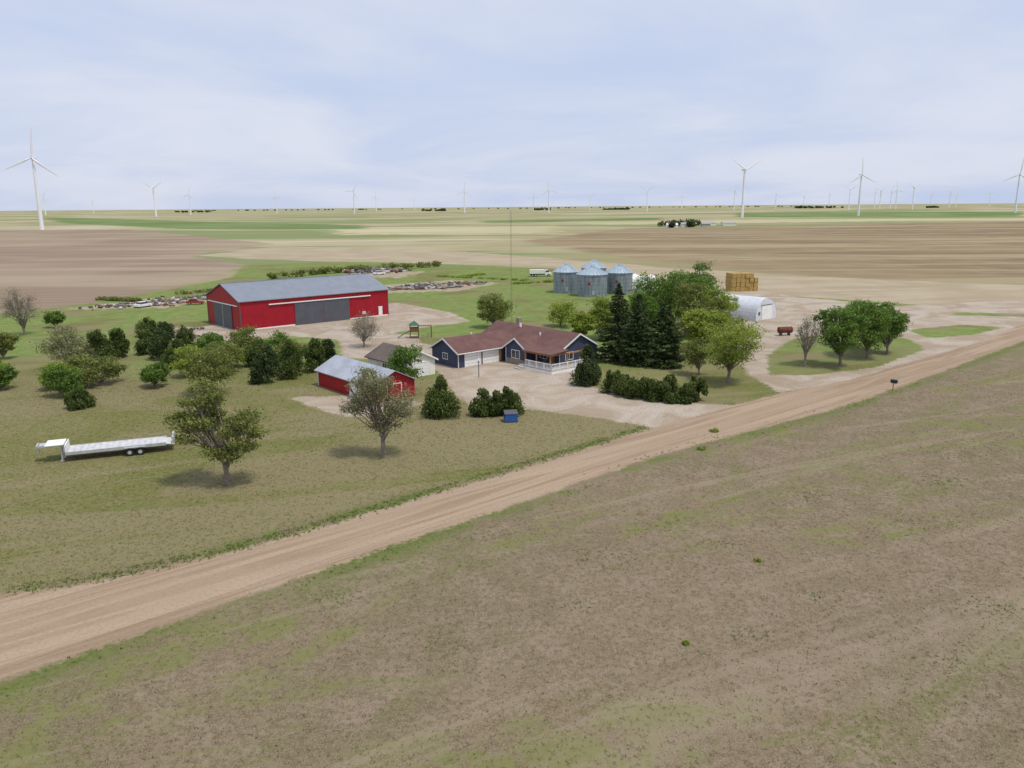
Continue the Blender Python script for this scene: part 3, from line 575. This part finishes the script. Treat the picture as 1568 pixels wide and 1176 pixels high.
# gooseneck trailer
Tr=empty('gooseneck_trailer',-45.2,77.3,math.radians(21))
deckw=simple('trailer_deck',(.58,.58,.57),.6,.1,.15,2)
joined('deck',[(0,8.6,0,2.5,.92,1.0)],deckw,Tr)
prism('dovetail',[(8.6,.92),(8.6,1.0),(10.1,.78),(10.1,.70)],0,2.5,deckw,Tr)
joined('side_rails',[(0,9.3,-.1,-.003,.72,1.04),(0,9.3,2.503,2.6,.72,1.04),(-.1,-.003,-.1,2.6,.72,1.1)],steel,Tr)
joined('cross_members',[(q*.6,q*.6+.08,0,2.5,.8,.915) for q in range(15)]+[(0,8.6,.7,.85,.55,.8),(0,8.6,1.65,1.8,.55,.8)],dgrey,Tr)
joined('deck_battens',[(q*.6,q*.6+.05,.02,2.48,1.003,1.03) for q in range(15)],steel,Tr)
joined('gooseneck',[(-2.6,-.1,.7,.85,1.55,1.75),(-2.6,-.1,1.65,1.8,1.55,1.75),(-.35,-.11,.7,.85,.8,1.55),(-.35,-.11,1.65,1.8,.8,1.55),(-2.75,-2.6,.7,1.8,1.5,1.8),(-2.5,-.1,.85,1.65,1.7,1.76),(-2.75,-2.62,1.15,1.35,.7,1.5)],steel,Tr)
joined('headboard',[(-1.9,-.2,0.1,2.4,1.78,1.84),(-.1,0,-.05,2.55,1.1,1.75)],white,Tr)
joined('landing_gear',[(-.6,-.45,.65,.8,.02,1.55),(-.6,-.45,1.7,1.85,.02,1.55),(-.7,-.35,.55,.9,0,.05),(-.7,-.35,1.6,1.95,0,.05)],steel,Tr)
joined('fenders',[(5.3,7.3,-.35,-.1,.86,.9),(5.3,7.3,2.6,2.85,.86,.9)],steel,Tr)
for x in(5.8,6.8):
    for y in(-.22,2.72): wheel(Tr,x,y,.39,.24)
joined('ramps',[(9.9,10.1,.1,.9,.8,1.5),(9.9,10.1,1.6,2.4,.8,1.5)],steel,Tr)
# dumpster
blue=simple('blue_paint',(.02,.1,.32),.45,0,.15,2,.4)
x,y=W(-.9,77.6); Du=empty('dumpster',x,y,math.radians(8)); prism('bin_body',[(0,.1),(.1,1.0),(1.5,1.0),(1.6,.1)],0,1.1,blue,Du)
mk('lid',[(.0,-.05,1.02),(1.6,-.05,1.02),(1.6,1.15,1.25),(.0,1.15,1.25),(.0,-.05,1.07),(1.6,-.05,1.07),(1.6,1.15,1.3),(.0,1.15,1.3)],[(0,1,2,3),(4,5,6,7),(0,1,5,4),(1,2,6,5),(2,3,7,6),(3,0,4,7)],dgrey,Du); joined('lift_pockets',[(-.08,.0,.2,.9,.6,.75),(1.6,1.68,.2,.9,.6,.75)],dgrey,Du)
# mailbox
x,y=W(52.6,90.9); Mb=empty('mailbox',x,y,A41); joined('post',[(-.05,.05,-.05,.05,0,1.1),(-.05,.05,-.4,.3,1.0,1.08)],wood,Mb)
n=10; pr=[(-.12,1.08),(.12,1.08),(.12,1.25)]+[(.12*math.cos(a*math.pi/n),1.25+.12*math.sin(a*math.pi/n)) for a in range(1,n)]+[(-.12,1.25)]
blk=simple('black_paint',(.03,.03,.032),.5,0,.1,2)
prism('box',[(a*1.6,1.08+(b-1.08)*1.6) for a,b in pr],-.5,.35,blk,Mb)
# mast
x,y=W(0,145.1); M_=empty('radio_mast',x,y); bs=[]
for z in range(0,24):
    for (a,b) in((-.14,-.1),(.14,-.1),(0,.14)): bs.append((a-.013,a+.013,b-.013,b+.013,z*1.0,z+1.0))
    bs.append((-.14,.14,-.11,-.09,z+.98,z+1.0))
joined('lattice',bs,dgrey,M_); joined('antenna',[(-.5,.5,-.02,.02,22.5,22.56),(-.02,.02,-.5,.5,21.5,21.56),(-.015,.015,-.015,.015,24,25.5)],steel,M_)
# rusty tank
rust=simple('rust',(.15,.045,.028),.8,0,.4,3); x,y=W(52.5,132.2); Rt=empty('fuel_tank',x,y,math.radians(10)); n=20
V_=[(xx,rr*math.cos(q*2*math.pi/n),1.1+rr*math.sin(q*2*math.pi/n)) for xx,rr in((-.15,.3),(0,.62),(2.7,.62),(2.85,.3)) for q in range(n)]
mk('tank_shell',V_,[(i*n+q,i*n+(q+1)%n,(i+1)*n+(q+1)%n,(i+1)*n+q) for i in range(3) for q in range(n)]+[tuple(range(n)),tuple(range(3*n,4*n))],rust,Rt,False)
joined('saddles',[(.4,.55,-.5,.5,0,.6),(2.1,2.25,-.5,.5,0,.6)],dgrey,Rt)
# playset
x,y=W(-19.9,131.9); Pl=empty('playset',x,y,math.radians(10)); gr=simple('green_vinyl',(.02,.12,.06),.5,0,.1,2); pw=simple('weathered_timber',(.17,.1,.06),.8,0,.2,3)
joined('posts',[(0,.12,0,.12,0,2.6),(1.6,1.72,0,.12,0,2.6),(0,.12,1.6,1.72,0,2.6),(1.6,1.72,1.6,1.72,0,2.6),(0,1.72,0,1.72,1.3,1.4),(0,1.72,-.03,.0,1.4,2.0),(0,1.72,1.72,1.75,1.4,2.0),(.1,1.62,.1,1.62,.1,.2),(1.72,4.2,.8,.92,2.3,2.42),(4.1,4.22,.1,.22,0,2.35),(4.1,4.22,1.5,1.62,0,2.35),(4.1,4.22,.22,1.5,2.2,2.3)],pw,Pl)
mk('tent_roof',[(-.15,-.15,2.5),(1.87,-.15,2.5),(1.87,1.87,2.5),(-.15,1.87,2.5),(.86,.86,3.4)],[(0,1,4),(1,2,4),(2,3,4),(3,0,4),(0,3,2,1)],gr,Pl)
prism('slide',[(-2.4,.1),(-2.4,.2),(-.1,1.45),(-.1,1.33)],.5,1.1,gr,Pl); joined('swings',[(2.3,2.32,.85,.87,.5,2.3),(2.7,2.72,.85,.87,.5,2.3),(2.28,2.74,.75,.97,.45,.5),(3.2,3.22,.85,.87,.5,2.3),(3.6,3.62,.85,.87,.5,2.3),(3.18,3.64,.75,.97,.45,.5)],gr,Pl)
# scrap piles
k=N('scrap_mixed'); t=k.attr('tint'); rp=k.n('ShaderNodeValToRGB'); k.l(t,rp.inputs[0]); e=rp.color_ramp; e.interpolation='CONSTANT'
cols=[(.16,.08,.05),(.09,.08,.075),(.28,.23,.17),(.5,.49,.46),(.17,.16,.15),(.12,.13,.15),(.25,.2,.15)]
e.elements[0].color=cols[0]+(1,); e.elements[1].position=1/7; e.elements[1].color=cols[1]+(1,)
for q in range(2,7): z=e.elements.new(q/7); z.color=cols[q]+(1,)
k.col(rp.outputs[0]); scm=k.m
def scrap(name,lines,n,sp,smax=1.3,hmax=.9):
    Vs=[];Fs=[];ts=[]
    for q in range(n):
        a,b=random.choice(lines); f_=random.random(); cx=a[0]+(b[0]-a[0])*f_+random.gauss(0,sp); cy=a[1]+(b[1]-a[1])*f_+random.gauss(0,sp)
        sx_,sy_,sz_=random.uniform(.15,smax),random.uniform(.1,smax*.5),random.uniform(.1,hmax); rt=Matrix.Rotation(random.uniform(0,6.3),3,'Z')@Matrix.Rotation(random.gauss(0,.35),3,'X'); b0=len(Vs)
        for z in(-.1,sz_):
            for (u_,w_) in((-1,-1),(1,-1),(1,1),(-1,1)):
                p_=rt@Vector((u_*sx_*random.uniform(.6,1),w_*sy_*random.uniform(.6,1),z)); Vs.append((cx+p_.x,cy+p_.y,p_.z+.1))
        Fs+=[(b0,b0+3,b0+2,b0+1),(b0+4,b0+5,b0+6,b0+7)]+[(b0+i,b0+(i+1)%4,b0+4+(i+1)%4,b0+4+i) for i in range(4)]; ts+=[random.random()]*6
    obj(name,fastmesh(name,Vs,np.array(Fs),None,[scm],attrs={'tint':('FACE',ts)}))
scrap('scrap_pile',[(W(-108,180),W(-92,186)),(W(-98,190),W(-88,200))],240,3.2,.9,.6)
scrap('scrap_pile',[(W(-82,280),W(-50,276)),(W(-60,274),W(-48,278))],180,4,1.8,1.3)
scrap('lumber_pile',[(W(-40,215),W(-16,220)),(W(-34,224),W(-10,232))],240,2.4,2.0,.5)
scrap('stone_blocks',[((-67,160),(-60,156)),((-70,164),(-66,168))],30,.8,.5,.5)
def belt(name,segs,n,h,r,mat,size):
    Cs=[];ti=[]
    for q in range(n):
        a,b=random.choice(segs); f_=random.random(); c_=np.array([a[0]+(b[0]-a[0])*f_,a[1]+(b[1]-a[1])*f_,h*random.uniform(.3,.6)])
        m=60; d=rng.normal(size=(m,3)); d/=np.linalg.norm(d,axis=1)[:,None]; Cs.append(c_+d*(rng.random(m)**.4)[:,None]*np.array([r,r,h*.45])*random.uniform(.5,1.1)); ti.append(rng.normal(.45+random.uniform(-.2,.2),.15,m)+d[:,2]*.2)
    VV=[];FF=[]; quads(np.vstack(Cs),size,VV,FF); t=np.clip(np.concatenate(ti),0,1)
    obj(name,fastmesh(name,np.vstack(VV),np.vstack(FF),None,[LM[mat]],attrs={'tint':('FACE',t)}))
belt('shrub_row',[(W(-90,244),W(-74,268)),(W(-74,268),W(-60,280)),(W(-62,274),W(-30,300))],70,3,2.2,'olive',.4)
belt('weed_patch',[(W(-100,205),W(-70,240)),(W(-118,195),W(-104,190))],60,1.2,2,'olive',.3)
belt('weed_patch',[(W(-28,255),W(5,238)),(W(-20,250),W(-10,262)),((-2,262),(14,270))],60,.7,2.0,'bright',.3)
belt('farmstead_trees',[(W(178,835),W(235,870)),(W(205,800),W(215,830)),(W(182,790),W(196,840))],70,9,5,'dark',1.2)
for seg,hh,nn in [(((-560,5200),(-420,5300)),12,14),(((150,5400),(260,5400)),13,14),(((500,4500),(640,4400)),11,20),(((1800,5200),(2100,5100)),14,22),(((700,5600),(820,5600)),12,10),(((-2500,6000),(-2200,6100)),13,14),(((2300,4500),(2380,4500)),10,8),(((-3500,9000),(3500,9000)),12,90)]:
    belt('distant_tree_belt',[seg],nn,hh,14,'dark',5)
Fm=empty('distant_farmstead',*W(178,793)); frf=simple('farm_roof',(.35,.33,.32),.7)
for i,(x,y,w_,l_,m,rm) in enumerate([(0,2,9,12,white,white),(22,30,8,10,white,frf),(50,48,8,10,frf,frf),(78,60,10,16,cream,frf),(60,78,8,14,white,frf),(34,60,10,12,red,frf)]):
    walls(f'shed_{i}_walls',x,x+l_,y,y+w_,3.2,5.2,'x',m,Fm); roof(f'shed_{i}_roof',x,x+l_,y,y+w_,3.2,5.2,'x',.3,.2,rm,Fm)
# ------------------------------------------------------------------ wind turbines
wtm=simple('turbine_white',(.8,.81,.83),.4,0,.03,.05); meshes={}
def turb(x,y,a0,yaw=0,hub=88,R=42):
    o=empty('wind_turbine',x,y,yaw)
    if not meshes:
        t=cyl('tower',2.6,1.6,-5,hub-1.5,wtm,None,16); meshes['tower']=t.data; bpy.data.objects.remove(t)
        t=prism('nacelle',[(-1.6,-1.6),(1.6,-1.6),(1.7,1.5),(1.2,1.9),(-1.2,1.9),(-1.7,1.5)],-2.6,7,wtm,None); meshes['nacelle']=t.data; bpy.data.objects.remove(t)
        t=cyl('hub',1.7,.3,0,2.6,wtm,None,12); meshes['hub']=t.data; bpy.data.objects.remove(t)
        V_=[];F_=[]
        st=[(1.2,1.1,.9),(5,1.3,.8),(10,2.1,.45),(20,1.6,.3),(32,1.0,.2),(R,.3,.08)]
        for z,c_,th in st: V_+=[(-c_*.6,0,z),(0,-th,z),(c_,0,z),(0,th,z)]
        for i in range(len(st)-1):
            for q in range(4): F_.append((i*4+q,i*4+(q+1)%4,i*4+4+(q+1)%4,i*4+4+q))
        t=mk('blade',V_,F_,wtm,None); meshes['blade']=t.data; bpy.data.objects.remove(t)
    obj('tower',meshes['tower'],o); obj('nacelle',meshes['nacelle'],o,(0,0,hub))
    h_=obj('hub',meshes['hub'],o,(0,-2.6,hub)); h_.rotation_euler=(math.radians(90),0,0)
    for q in range(3):
        b=obj(f'blade_{q+1}',meshes['blade'],o,(0,-3.8,hub)); b.rotation_euler=(0,math.radians(90-(a0+120*q)),0)
def TB(u,px): d=76860/px; return ((u-784)/1220*d*1.0,d)
turb(-612,1060,83,.1,hub=90,R=39)
for u,px,a in [(253,30,150),(305,20.5,80),(434,17.5,100),(550,24,60),(583,15.5,90),(715,22.5,85),(818,15,90),(841,24,100),(903,14,30),(988,21.5,150),(1040,14,90),(1118,20.5,60),(1180,15,80),(1260,14,100),(1290,21,30),(1328,17,90),(1336,19,40),(1352,18,70),(1360,20,100),(1385,23.5,30),(1412,14,60),(1450,13,90),(1500,14,20),(1305,42,93),(1540,41,85),(8,34,60),(88,21,50),(1131,50.4,148),(160,12,10),(640,12,80),(1222,12,50),(1440,17,50)]:
    turb(*TB(u,px),a,random.uniform(-.35,.35))
# ------------------------------------------------------------------ world, sun, camera
w=bpy.data.worlds.new('World'); sc.world=w; w.use_nodes=True; t=w.node_tree; bg=t.nodes['Background']
el=math.radians(66); sd=Vector((.8,-.6,0)).normalized()*math.cos(el); sd.z=math.sin(el)
sky=t.nodes.new('ShaderNodeTexSky'); sky.sky_type='NISHITA'; sky.sun_disc=False; sky.sun_elevation=el; sky.sun_rotation=math.atan2(sd.x,sd.y); sky.dust_density=2
tc=t.nodes.new('ShaderNodeTexCoord'); sp=t.nodes.new('ShaderNodeSeparateXYZ'); t.links.new(tc.outputs['Generated'],sp.inputs[0])
ad=t.nodes.new('ShaderNodeMath'); ad.operation='ADD'; ad.inputs[1].default_value=.16; t.links.new(sp.outputs[2],ad.inputs[0])
mx_=t.nodes.new('ShaderNodeMath'); mx_.operation='MAXIMUM'; mx_.inputs[1].default_value=.05; t.links.new(ad.outputs[0],mx_.inputs[0])
dv=t.nodes.new('ShaderNodeVectorMath'); dv.operation='DIVIDE'; t.links.new(tc.outputs['Generated'],dv.inputs[0])
cb=t.nodes.new('ShaderNodeCombineXYZ'); [t.links.new(mx_.outputs[0],cb.inputs[q]) for q in range(3)]; t.links.new(cb.outputs[0],dv.inputs[1])
nz=t.nodes.new('ShaderNodeTexNoise'); nz.inputs['Scale'].default_value=.7; nz.inputs['Detail'].default_value=5; nz.inputs['Roughness'].default_value=.55; nz.inputs['Distortion'].default_value=.5; t.links.new(dv.outputs[0],nz.inputs['Vector'])
mr=t.nodes.new('ShaderNodeMapRange'); mr.interpolation_type='SMOOTHSTEP'; mr.inputs[1].default_value=.28; mr.inputs[2].default_value=.72; mr.inputs[3].default_value=.0; mr.inputs[4].default_value=1; t.links.new(nz.outputs[0],mr.inputs[0])
cm=t.nodes.new('ShaderNodeMix'); cm.data_type='RGBA'; t.links.new(mr.outputs[0],cm.inputs[0]); cm.inputs[6].default_value=(5.7,6.6,8.8,1); cm.inputs[7].default_value=(7.5,7.9,9.1,1)
m2=t.nodes.new('ShaderNodeMix'); m2.data_type='RGBA'; m2.inputs[0].default_value=.9; t.links.new(sky.outputs[0],m2.inputs[6]); t.links.new(cm.outputs[2],m2.inputs[7])
t.links.new(m2.outputs[2],bg.inputs[0]); bg.inputs[1].default_value=.1
L=bpy.data.lights.new('sun','SUN'); L.energy=2.6; L.angle=math.radians(5); L.color=(1,.94,.84); lo=bpy.data.objects.new('sun',L); COL.objects.link(lo); lo.rotation_mode='QUATERNION'; lo.rotation_quaternion=sd.to_track_quat('Z','Y'); lo.location=(0,0,200)
cam=bpy.data.cameras.new('camera'); cam.lens=28.0; cam.sensor_width=36; cam.clip_end=100000; co=bpy.data.objects.new('camera',cam); COL.objects.link(co)
p=math.atan(272/1220); rl=math.radians(.43)
Fv=Vector((0,math.cos(p),-math.sin(p))); Uv=Vector((0,math.sin(p),math.cos(p))); Rv=Vector((1,0,0))
R2=Rv*math.cos(rl)-Uv*math.sin(rl); U2=Uv*math.cos(rl)+Rv*math.sin(rl)
co.matrix_world=Matrix(((R2.x,U2.x,-Fv.x,0),(R2.y,U2.y,-Fv.y,0),(R2.z,U2.z,-Fv.z,25),(0,0,0,1)))
sc.camera=co
sc.view_settings.view_transform='Standard'; sc.view_settings.look='None'; sc.view_settings.exposure=0
print('faces',sum(len(o.data.polygons) for o in sc.objects if o.type=='MESH'))
